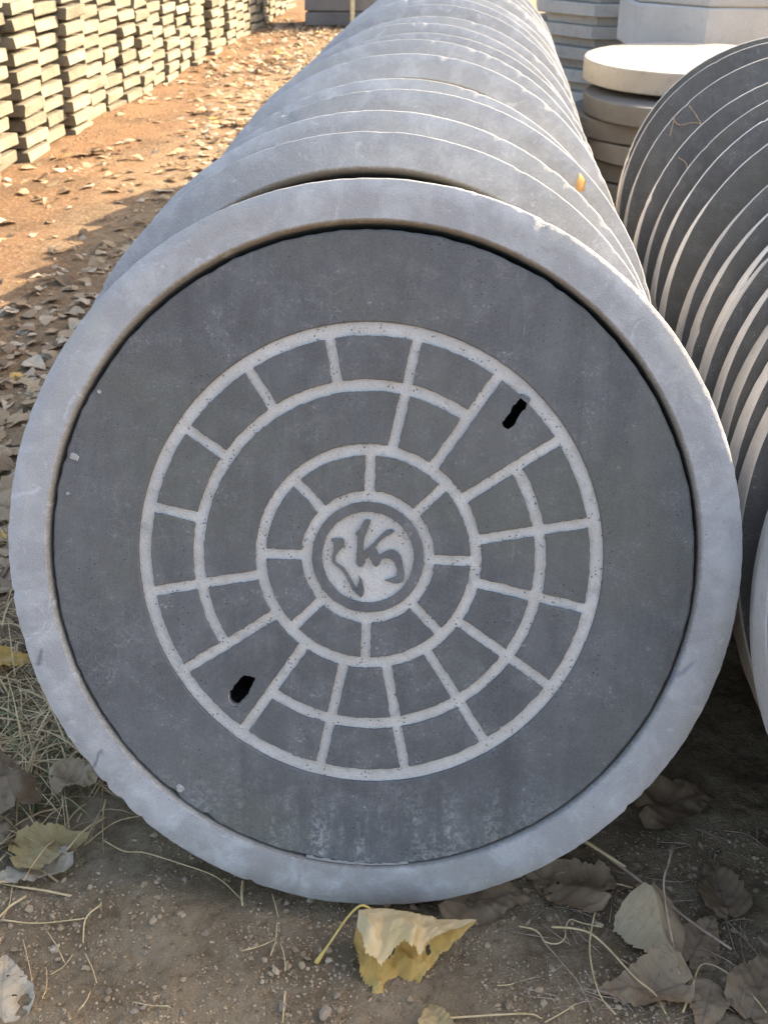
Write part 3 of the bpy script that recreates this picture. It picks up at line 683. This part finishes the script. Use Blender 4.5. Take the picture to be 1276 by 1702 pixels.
# dense along the row, thinning over the lane, thick again at the far end
cand = []
def density(x, y):
    row = math.exp(-((x+0.80+0.05*(y-2))/0.28)**2)*(1.0 if y < 4.5 else 0.6)
    lane = 0.10 + 0.40*min(1, max(0, (y-4)/3))
    patch = float(np.clip(fbm(np.array(x*2.3), np.array(y*1.6), 3, 33)*2.2+0.55, 0.05, 1.3))
    return (row*1.1+lane)*patch
while len(cand) < 2300:
    x = -1.93+1.75*rng.random(); yy = 1.25 + 9.3*rng.random()**1.25
    if inside_things(x, yy) or rng.random() > density(x, yy): continue
    if x > -0.62 and yy < 1.45: continue
    cand.append((x, yy, 0.030+0.042*rng.random()))
P = _fw
def pix(x, y):
    d = Vector((x, y, 0))-Vector((0, 0, CAM_H)); return IMG_W/2+FOC*d.dot(_rt)/d.dot(_fw), IMG_H/2-FOC*d.dot(_up)/d.dot(_fw), d.length
def shown(c):
    u, v_, d = pix(c[0], c[1])
    if u < -20 or v_ < -30: return 0
    if u > 40+ (900-v_)*0.62 and v_ < 900: return 0
    return c[2]/d
cand.sort(key=lambda c: -shown(c))
for n_, (x, yy, s) in enumerate(cand[:255]):
    mat = lmats[int(rng.integers(len(lmats)))]
    if rng.random() < 0.03: mat = L_yel
    o = place_leaf(x, yy, s, mat)
    sunlit = x < -1.36
    where = 'lying on the bare lane beside the slab stacks' if x < -1.36 else 'among the litter along the row of frames'
    tag(o, f'{LNAME[mat.name]} curled dry leaf {where}', 'leaf', 'fallen leaves along the lane')
# the rest of the litter: beyond counting
v = []; f = []; uv = []; mi = []; lmlist = [L_tan, L_pale, L_grey, L_dark, L_yel]
smalls = [leaf_mesh('s', 1.0, 1, 5, curl_fn(rng.normal(0, 0.5), rng.normal(0, 0.3), rng.normal(0, 0.4), 0.3, i*5.), 0.0, i) for i in range(8)]
for (x, yy, s) in cand[255:] + [(-1.9+1.6*rng.random(), 6+4*rng.random(), 0.05) for _ in range(900)] + [(-0.55-abs(rng.normal(0, 0.42)), 1.35+5.5*rng.random()**1.2, 0.010+0.025*rng.random()**2) for _ in range(2600)] + [(-0.60-abs(rng.normal(0, 0.30)), 1.5+3.2*rng.random(), 0.022+0.035*rng.random()) for _ in range(900)]:
    if inside_things(x, yy) or x < -1.92: continue
    me = smalls[int(rng.integers(8))]; R3 = Euler((rng.normal(0, 0.22), rng.normal(0, 0.22), rng.random()*6.28)).to_matrix()
    q = [R3 @ Vector((vv.co.x, vv.co.y, vv.co.z*0.5))*s for vv in me.vertices]; low = min(a.z for a in q); b0 = len(v); z0 = gz(x, yy)-low*0.8
    v += [(a.x+x, a.y+yy, a.z+z0) for a in q]; m_ = int(rng.choice([0, 0, 1, 1, 2, 3, 4], p=[.24, .2, .16, .14, .14, .09, .03]))
    uvl = me.uv_layers[0].data; uvv = {}
    for lp in me.loops: uvv[lp.vertex_index] = tuple(uvl[lp.index].uv)
    uv += [uvv.get(k_, (0, 0)) for k_ in range(len(me.vertices))]
    for p_ in me.polygons: f.append(tuple(b0+k_ for k_ in p_.vertices)); mi.append(m_)
lm = mesh_from('leaf_litter', v, f, True, uv, mi)
tag(link('leaf_litter', lm, lmlist), 'scattered small dry leaves strewn over the lane', None, None, 'stuff')

# --- leaves in the foreground that can be told apart (blade > stalk)
def hero(label, px, py, L, rz, mat, fn, seed, tilt=(0, 0), up=0.0, stalk=None, smat=None, serr=0.085, holes=0.0, nu=7, nv=34, group=None, broad=0.86):
    p = gp(px, py); root = empty('fallen_leaf', (p.x, p.y, gz(p.x, p.y)), (0, 0, rz))
    me = leaf_mesh('blade', L, nu, nv, fn, serr, seed, holes, broad)
    b = link('blade', me, mat, root); b.rotation_euler = (tilt[0], tilt[1], 0)
    low = min((Euler((tilt[0], tilt[1], 0)).to_matrix() @ q.co).z for q in me.vertices)
    b.location = (0, 0, -low*0.92+0.001+up)
    tag(root, label, 'leaf', group)
    if stalk:
        s = link('stalk', tube('stalk', spline(stalk, 5), [0.0011+0.0006*abs(k/(5*(len(stalk)-1))-0.2) for k in range(5*(len(stalk)-1)+1)]), smat or m_straw, b)
    return root
def flat(fold, bend, seed, wav=0.20, tw=0.12):
    base = curl_fn(fold, bend, tw*(1 if int(seed) % 2 else -1), wav, seed)
    def fn(x, y):
        X, Y_, Z_ = base(x, y); a = abs(x)
        q = ((y-a*0.75)*6.5) % 1.0
        Z_ += 0.018*math.sin(2*math.pi*q)*min(1, a*6) + 0.045*float(fbm(np.array(x*11+seed), np.array(y*11), 2, 91))
        Z_ += 0.9*max(0, a-0.26)**1.5*(0.4+float(vnoise(np.array(y*4+seed), np.array(0.0+(x > 0)))+0.5))
        return (X, Y_, Z_)
    return fn
# the yellow leaf, folded over along its midrib, just in front of the frame
def taco(x, y):
    # midrib along +y; x<0 half lies on the soil towards the camera, x>0 half folded over it
    n_ = 0.05*float(fbm(np.array(x*6+2), np.array(y*5), 3, 95)); a = abs(x)
    if x < 0: X, Z_ = a*(1.56-0.40*y), 0.34*max(0.0, 1-a/0.5)**1.25 + 0.06*a*math.sin(y*11)
    else: X, Z_ = a*1.12+0.04*math.sin(y*14)*a, 0.34+0.17*math.sin(math.pi*min(a/0.5, 1)*0.62)*(0.8+0.3*math.sin(y*6.5)) - 0.30*max(0, a-0.18) + 0.13*math.sin(y*17+1)*a + 0.05*math.sin(y*31)*a
    cr = 0.125*float(fbm(np.array(x*7+5), np.array(y*7-3), 3, 97)); X += 0.12*float(fbm(np.array(x*4-1), np.array(y*6+2), 2, 98))*a*2
    return (X, y-0.5+cr*0.6, max(0.0, Z_+n_*a*2.4-0.03*y+cr*(0.4+1.4*a)))
pY = gp(699, 1512, 0.042); yl = empty('fallen_leaf', (pY.x, pY.y, gz(pY.x, pY.y)), (0, 0, 0))
tag(yl, 'bright yellow leaf folded along its midrib against the foot of the foremost frame', 'leaf')
P_ = leaf_flat(24, 80, 0.11, 4, 1.06); W_ = 49; L_ = 0.114
def half(sgn, name, mat, sub):
    vs = []; uvs = []
    for (x, y, s) in P_: vs.append(tuple(L_*c for c in taco(x, y))); uvs.append((x, y))
    fs = []
    for j in range(80):
        for i in range(48):
            if (i >= 24) != (sgn > 0): continue
            xm, ym = P_[j*W_+i][0], P_[j*W_+i][1]
            if sgn < 0 and (((xm+0.22)/0.045)**2+((ym-0.24)/0.05)**2 < 1 or ((xm+0.20)/0.03)**2+((ym-0.62)/0.025)**2 < 1): continue
            fs.append((j*W_+i, j*W_+i+1, (j+1)*W_+i+1, (j+1)*W_+i))
    me = mesh_from(name, vs, fs, True, uvs); bm = bmesh.new(); bm.from_mesh(me)
    bmesh.ops.delete(bm, geom=[q for q in bm.verts if not q.link_faces], context='VERTS'); bm.to_mesh(me); bm.free()
    return link(name, me, mat, yl)
hb = half(-1, 'lower_blade', L_yel, None); ha = half(1, 'folded_blade', L_cream, None)
for h_ in (hb, ha): h_.rotation_euler = (0, 0, R_(-92)); h_.location = (0, 0, 0.004)
ha['label'] = 'creamy underside folded over'
e0 = at_y(634, 1500, pY.y+0.012)
pts = [(-0.054, 0.000, 0.044), (-0.066, 0.000, 0.048), (-0.080, -0.008, 0.036), (-0.097, -0.028, 0.018), (-0.110, -0.046, 0.006)]
link('stalk', tube('stalk', spline(pts, 6), [0.0014]*20+[0.0018, 0.0022, 0.0026, 0.003, 0.003]), m_yellowstalk, yl)

# the tan leaf standing like a tent, right foreground
hero('tan leaf bent like a tent, with a long reddish stalk, on dark soil', 1090, 1570, 0.115, R_(195), L_tan, lambda x, y: (x*0.85, (y-0.5)*0.75, 0.42-1.05*abs(x)-0.12*(y-0.3)+0.05*math.sin(y*9+x*7)), 8, (R_(-14), 0), 0, [(0, 0.05, 0.035), (-0.01, -0.035, 0.052), (-0.03, -0.07, 0.045), (-0.05, -0.10, 0.03)], m_redstalk)
GR = 'dull leaves on the soil round the foremost frame'
hero('mottled olive-yellow leaf on grass at the left of the foremost frame', 92, 1408, 0.088, R_(-60), L_olive, flat(0.12, 0.1, 3), 21, (0, R_(6)), 0.006, None, group=GR)
hero('pale pinkish-grey leaf half under the olive leaf', 50, 1440, 0.085, R_(120), L_pale, flat(0.15, 0.15, 7), 22, (0, 0), 0.0, [(0, -0.04, 0.012), (0.02, -0.07, 0.02), (0.045, -0.10, 0.006)], m_straw, group=GR)
hero('grey curled leaf on grass left of the frame, above the olive leaf', 18, 1320, 0.10, R_(35), L_grey, flat(-0.45, 0.3, 12, 0.22), 23, (R_(10), 0), 0.01, None, group=GR)
hero('brown leaf beside the grey curled leaf on the grass', 15, 1385, 0.08, R_(80), L_grey, flat(0.3, 0.1, 15), 24, (0, R_(10)), 0.0, None, group=GR)
hero('amber yellow leaf lying in dry grass left of the foremost frame', 22, 1112, 0.075, R_(-75), L_yel, flat(0.12, -0.2, 18), 25, (0, 0), 0.012, None, group=GR)
hero('bleached leaf peppered with holes on bare soil, left foreground', 4, 1632, 0.088, R_(20), L_pale, flat(0.06, 0.05, 31), 26, (0, 0), 0.001, None, holes=0.03, group=GR)
hero('tan pointed leaf half hidden under the left flank of the frame', 140, 1300, 0.07, R_(-70), L_tan, flat(0.1, 0.1, 33), 27, (0, 0), 0.008, None, group=GR)
hero('large leaf in shade-darkened brown in the gap between the rows', 1128, 1348, 0.10, R_(-70), L_dark, flat(0.15, -0.1, 41), 28, (0, R_(4)), 0.0, None, group=GR)  # deep shade of the gap is put into the leaf colour
hero('rounded leaf in shade-darkened brown on soil near the leaning covers', 1192, 1478, 0.078, R_(8), L_dark, flat(0.08, 0.06, 44), 29, group=GR)  # darker leaf colour stands in for the deep shade
hero('dull brown leaf peppered with holes under the right flank of the frame', 930, 1468, 0.105, R_(65), L_grey, flat(0.06, 0.1, 47), 30, holes=0.03, group=GR)
hero('brown leaf flat against the soil behind the yellow folded leaf', 812, 1500, 0.10, R_(-78), L_grey, flat(0.05, 0.05, 51), 31, group=GR)
hero('reddish brown leaf beside the leaning covers, right foreground', 1262, 1648, 0.085, R_(-25), L_grey, flat(0.1, 0.05, 54), 32, group=GR)
hero('greenish brown leaf under the tent-shaped tan leaf', 1062, 1655, 0.09, R_(95), L_grey, flat(0.2, 0.1, 58), 33, group=GR)
hero('shaded grey leaf behind the tent-shaped tan leaf', 1165, 1562, 0.075, R_(-30), L_grey, flat(0.1, 0.0, 61), 34, group=GR)
hero('grey leaf scrap below the reddish brown leaf', 1170, 1690, 0.06, R_(160), L_grey, flat(0.1, 0.0, 63), 35, group=GR)
hero('yellowish leaf tip on bare soil in the middle foreground', 722, 1708, 0.05, R_(10), L_olive, flat(0.1, 0.0, 65), 36, group=GR)
for (u, w_, s, m_) in [(8, 760, 0.075, L_pale), (25, 700, 0.07, L_tan), (60, 600, 0.075, L_pale), (110, 560, 0.07, L_tan), (20, 815, 0.07, L_tan), (8, 980, 0.06, L_tan), (20, 900, 0.05, L_tan), (5, 660, 0.07, L_tan), (75, 655, 0.07, L_tan), (45, 735, 0.07, L_grey)]:
    p = gp(u, w_); o = place_leaf(p.x, p.y, s, m_, None, up=0.004); tag(o, f'{LNAME[m_.name]} curled dry leaf among the litter along the row of frames', 'leaf', 'fallen leaves along the lane')
# scrap of orange leaf caught between two frames
o = place_leaf(0, 3, 0.026, L_orange, 3); o['spot'] = 1
tag(o, 'scrap of orange leaf caught between the tops of two frames', 'leaf')

# ------------------------------------------------------------------ stalks, tendrils, grass, crumbs
def stalk3(label, name, pxs, rad, mat, lift=0.004, cat='straw', group=None, arch=0.0):
    pts = []
    for i, q in enumerate(pxs):
        z_ = q[2] if len(q) > 2 else 0
        p = gp(q[0], q[1], z_); pts.append((p.x, p.y, (gz(p.x, p.y) if z_ == 0 else z_)+lift))
    pp = spline(pts, 6); n_ = len(pp)
    o = link(name, tube(name, pp, [rad*(1-0.35*k/n_) for k in range(n_)]), mat)
    return tag(o, label, cat, group)
SG = 'loose straws round the frames'
stalk3('straight pale straw lying on bare soil at the left foreground', 'straw', [(0, 1520), (60, 1525), (140, 1520)], 0.0011, m_straw, group=SG)
stalk3('short kinked straw joined to the straight one on bare soil', 'straw', [(168, 1500), (142, 1520), (136, 1555)], 0.0012, m_straw, group=SG)
stalk3('long thin root trailing under the left flank of the foremost frame', 'straw', [(170, 1388), (205, 1405), (240, 1412), (300, 1432), (360, 1455), (402, 1490)], 0.0011, m_straw, group=SG)
stalk3('thin root crossing the long root beside the frame', 'straw', [(140, 1395), (190, 1362), (240, 1350)], 0.0009, m_straw, group=SG)
stalk3('stout straw stub poking out below the foremost frame', 'straw', [(404, 1462), (402, 1482), (403, 1505)], 0.0018, m_straw, 0.008, group=SG)
stalk3('short straw beside the stub below the frame', 'straw', [(452, 1478), (458, 1500), (462, 1520)], 0.0009, m_straw, group=SG)
stalk3('upright broken straw on bare soil, middle foreground', 'straw', [(474, 1650), (470, 1702)], 0.0012, m_straw, group=SG)
stalk3('two-jointed straw under the folded yellow leaf', 'straw', [(700, 1703), (760, 1697), (870, 1693), (900, 1698)], 0.0013, m_straw, group=SG)
stalk3('curly pale root looping beside the tent-shaped leaf', 'root', [(862, 1538), (885, 1542), (897, 1552), (905, 1566), (925, 1571), (938, 1560), (940, 1540), (948, 1530), (965, 1538), (1000, 1546)], 0.0011, m_straw, 0.006, 'root')
stalk3('long pale root arching down past the tent-shaped leaf', 'root', [(915, 1547), (950, 1550), (980, 1562), (1010, 1590), (1050, 1640), (1085, 1672), (1102, 1702)], 0.0014, m_straw, 0.012, 'root')
stalk3('tall loop of root left of the tent-shaped leaf', 'root', [(1050, 1485), (1015, 1478), (995, 1500), (982, 1550), (978, 1590), (985, 1640), (998, 1675), (1020, 1702)], 0.0012, m_straw, 0.012, 'root')
stalk3('arched pale straw in front of the leaning covers', 'straw', [(1130, 1702), (1145, 1660), (1160, 1620), (1185, 1620), (1220, 1645), (1250, 1675), (1268, 1702)], 0.0012, m_straw, 0.012, group=SG)
stalk3('brown twig slanting down from under the frame past the tent-shaped leaf', 'twig', [(940, 1412), (985, 1432), (1036, 1464), (1085, 1502), (1140, 1548), (1210, 1600)], 0.0022, m_redstalk, 0.022, 'twig')
stalk3('yellow split straw on the twig under the frame', 'straw', [(942, 1411), (985, 1436), (1036, 1464)], 0.0026, m_straw, 0.026, group=SG)
for q in [[(900, 1560), (930, 1600), (960, 1640), (985, 1690)], [(1090, 1400), (1145, 1410), (1143, 1440), (1150, 1470)], [(1000, 1445), (1060, 1455), (1120, 1468), (1145, 1466)], [(1200, 1390), (1240, 1400), (1276, 1425)], [(1016, 1460), (1016, 1500), (1012, 1535)], [(1040, 1505), (1090, 1500), (1160, 1495)], [(1030, 1600), (1080, 1630), (1130, 1610)], [(1210, 1610), (1215, 1650), (1228, 1700)], [(1200, 1520), (1240, 1560), (1270, 1600)]]:
    stalk3('thin dark rootlet on the shaded soil between the rows', 'root', q, 0.0007, m_redstalk, 0.004, 'root', 'rootlets in the shade')
for (u, w_, a, ln) in [(45, 1600, 100, 100), (35, 1640, 60, 70), (90, 1560, 120, 60), (72, 1625, 85, 60), (100, 1590, 40, 50), (10, 1490, 75, 60), (150, 1600, 110, 55), (455, 1560, 80, 60), (470, 1590, 100, 50), (430, 1570, 20, 60), (250, 1670, 170, 60), (140, 1660, 60, 40), (840, 1640, 10, 30), (930, 1690, 30, 60)]:
    c_, s_ = math.cos(R_(a)), -math.sin(R_(a))
    stalk3('short broken straw scattered on the bare soil in front of the frames', 'straw', [(u-c_*ln/2, w_-s_*ln/2), (u+3, w_+2), (u+c_*ln/2, w_+s_*ln/2)], 0.0008, m_straw, 0.004, group='short straws on the soil')
# straws caught on the leaning covers
def on_disc(px, py, objs, only=None):
    # where a ray first meets the front face of one of these standing discs
    d = ray(px, py); o0 = Vector((0, 0, CAM_H)); best = None
    for ob in objs:
        if only is not None and ob is not only: continue
        R3 = ob.rotation_euler.to_matrix(); n_ = R3 @ Vector((0, 0, 1)); k_ = d.dot(n_)
        if k_ >= 0: continue
        t_ = (ob.location-o0).dot(n_)/k_; p = o0+d*t_
        if (only is not None or (p-ob.location).length < RO) and t_ > 0 and (best is None or t_ < best[0]): best = (t_, p + n_*0.0012, ob, n_)
    return best
scrap = [o for o in col.objects if o.get('spot')][0]; del scrap['spot']
hit = on_disc(965, 302, [o for o in col.objects if o.name.startswith('manhole_surround')])
scrap.location = hit[1] + hit[3]*0.003; scrap.rotation_euler = hit[2].rotation_euler; scrap.rotation_euler.z += 0.5
covers2 = [o for o in col.objects if o.name.startswith('leaning_cover')]
for q in [[(1115, 195), (1128, 208), (1150, 204), (1168, 207)], [(1112, 226), (1116, 212), (1120, 197)], [(1126, 262), (1138, 270), (1142, 282)], [(1144, 175), (1158, 195), (1166, 210)]]:
    first = on_disc(q[1][0], q[1][1], covers2)
    pts = [on_disc(a_, b_, covers2, first[2])[1] for a_, b_ in q]
    o = link('straw', tube('straw', spline(pts, 5), 0.0006), m_straw); tag(o, 'bent straw caught on the upper rims of the leaning covers', 'straw', 'straws on the leaning covers')

def blades(name, n_, region, mat, h0, h1, flop, width, label):
    v = []; f = []
    for _ in range(n_):
        x, y_ = region(); 
        z0 = gz(x, y_)-0.003; a = rng.random()*6.28; L = h0+(h1-h0)*rng.random(); fl = flop*(0.5+rng.random()); w = width*(0.6+0.8*rng.random())
        b0 = len(v); n2 = 4; px_, pz = 0.0, 0.0; ang = 0.8+rng.random()*0.7; kx = rng.normal(0, 0.12)
        for k in range(n2+1):
            ww = w*(1-0.85*k/n2); dx_, dy_ = math.cos(a+kx*k), math.sin(a+kx*k)
            cx, cy = x+px_*math.cos(a)+0.15*px_*kx*k*math.sin(a), y_+px_*math.sin(a)
            z = z0+max(pz, 0.002+0.001*k)
            v.append((cx-dy_*ww/2, cy+dx_*ww/2, z)); v.append((cx+dy_*ww/2, cy-dx_*ww/2, z+0.0006))
            px_ += L/n2*math.sin(min(ang, 1.7)); pz += L/n2*math.cos(min(ang, 1.75)); ang += fl/n2
        for k in range(n2): f.append((b0+2*k, b0+2*k+1, b0+2*k+3, b0+2*k+2))
    o = link(name, mesh_from(name, v, f, True), mat); tag(o, label, None, None, 'stuff')
def reg_left():
    while True:
        u = rng.normal(60, 90); w_ = rng.normal(1215, 95)
        if u < -150 or w_ < 900 or w_ > 1480: continue
        p = gp(u, w_)
        if inside_things(p.x, p.y) and p.x > -0.44: continue
        return p.x, p.y
def reg_left2():
    p = gp(rng.random()*120-60, 860+rng.random()*330); return p.x, p.y
def reg_right():
    p = gp(880+rng.random()*420, 1400+rng.random()*310); return p.x, p.y
def reg_row():
    y_ = 1.3+3.5*rng.random(); return -0.52-abs(rng.normal(0, 0.06)), y_
blades('green_grass', 130, reg_left, m_grass, 0.04, 0.10, 1.6, 0.0026, 'sparse green grass blades beside the foremost frame')
blades('dry_grass', 520, reg_left, m_straw, 0.05, 0.14, 1.3, 0.0026, 'matted dry grass beside the foremost frame')
blades('dry_grass', 160, reg_left2, m_straw, 0.04, 0.11, 1.6, 0.0022, 'thin dry grass along the left flank of the frame')
blades('dry_grass', 150, reg_right, m_redstalk, 0.02, 0.06, 2.6, 0.0009, 'dark thread-like roots between the rows')
blades('dry_grass', 300, reg_row, m_straw, 0.02, 0.06, 1.8, 0.0016, 'dry grass fringe along the row of frames')

ico = bmesh.new(); bmesh.ops.create_icosphere(ico, subdivisions=1, radius=1.0); iv = np.array([q.co[:] for q in ico.verts]); if_ = [tuple(w.index for w in q.verts) for q in ico.faces]; ico.free()
def crumbs(name, n_, region, s0, s1, mat, label):
    V = []; Fc = []
    for k in range(n_):
        x, y_ = region(); s = s0*(s1/s0)**(rng.random()**2.2)
        q = iv*(1+0.28*rng.normal(size=(12, 1)))*s*np.array([1, 0.8, 0.55]); a = rng.random()*6.28
        q = np.stack([q[:, 0]*math.cos(a)-q[:, 1]*math.sin(a)+x, q[:, 0]*math.sin(a)+q[:, 1]*math.cos(a)+y_, q[:, 2]+gz(x, y_)+0.15*s], -1)
        b0 = 12*k; V.append(q); Fc += [(a_+b0, b_+b0, c_+b0) for a_, b_, c_ in if_]
    o = link(name, mesh_from(name, np.concatenate(V), Fc), mat); tag(o, label, None, None, 'stuff')
def reg_front():
    for _ in range(50):
        p = gp(rng.random()*1340-30, 1380+rng.random()*330)
        if fbm(np.array(p.x*14), np.array(p.y*14), 3, 55) > -0.15+0.5*rng.random()-0.25: return p.x, p.y
    return p.x, p.y
def reg_lane():
    return -1.9+1.4*rng.random(), 1.3+5*rng.random()**1.4
crumbs('soil_crumbs', 9000, reg_front, 0.0005, 0.0026, m_crumb, 'crumbs of dry soil in front of the frames')
crumbs('soil_crumbs', 900, reg_front, 0.0015, 0.0060, m_crumb, 'larger clods of dry soil in front of the frames')
crumbs('soil_crumbs', 4500, reg_lane, 0.0012, 0.008, m_crumb, 'crumbs of dry soil along the lane')
for (u, w_, s) in [(470, 1675, 0.012), (238, 1643+30, 0.008), (305, 1680, 0.008), (240, 1575, 0.008), (307, 1458, 0.008), (108, 1483, 0.006), (340, 1545, 0.010), (540, 1690, 0.017), (225, 1680, 0.010), (560, 1660, 0.012), (180, 1640, 0.008), (1010, 1470, 0.008)]:
    p = gp(u, w_); s *= 0.55; q = iv*(1+0.25*rng.normal(size=(12, 1)))*s*np.array([1, 0.75, 0.5])
    o = link('pebble', mesh_from('pebble', q, if_), m_mortar2); o.location = (p.x, p.y, gz(p.x, p.y)+0.2*s); o.rotation_euler = (0, 0, rng.random()*6)
    tag(o, 'small pale angular stone on the bare soil in front of the frames', 'stone', 'stones on the bare soil')
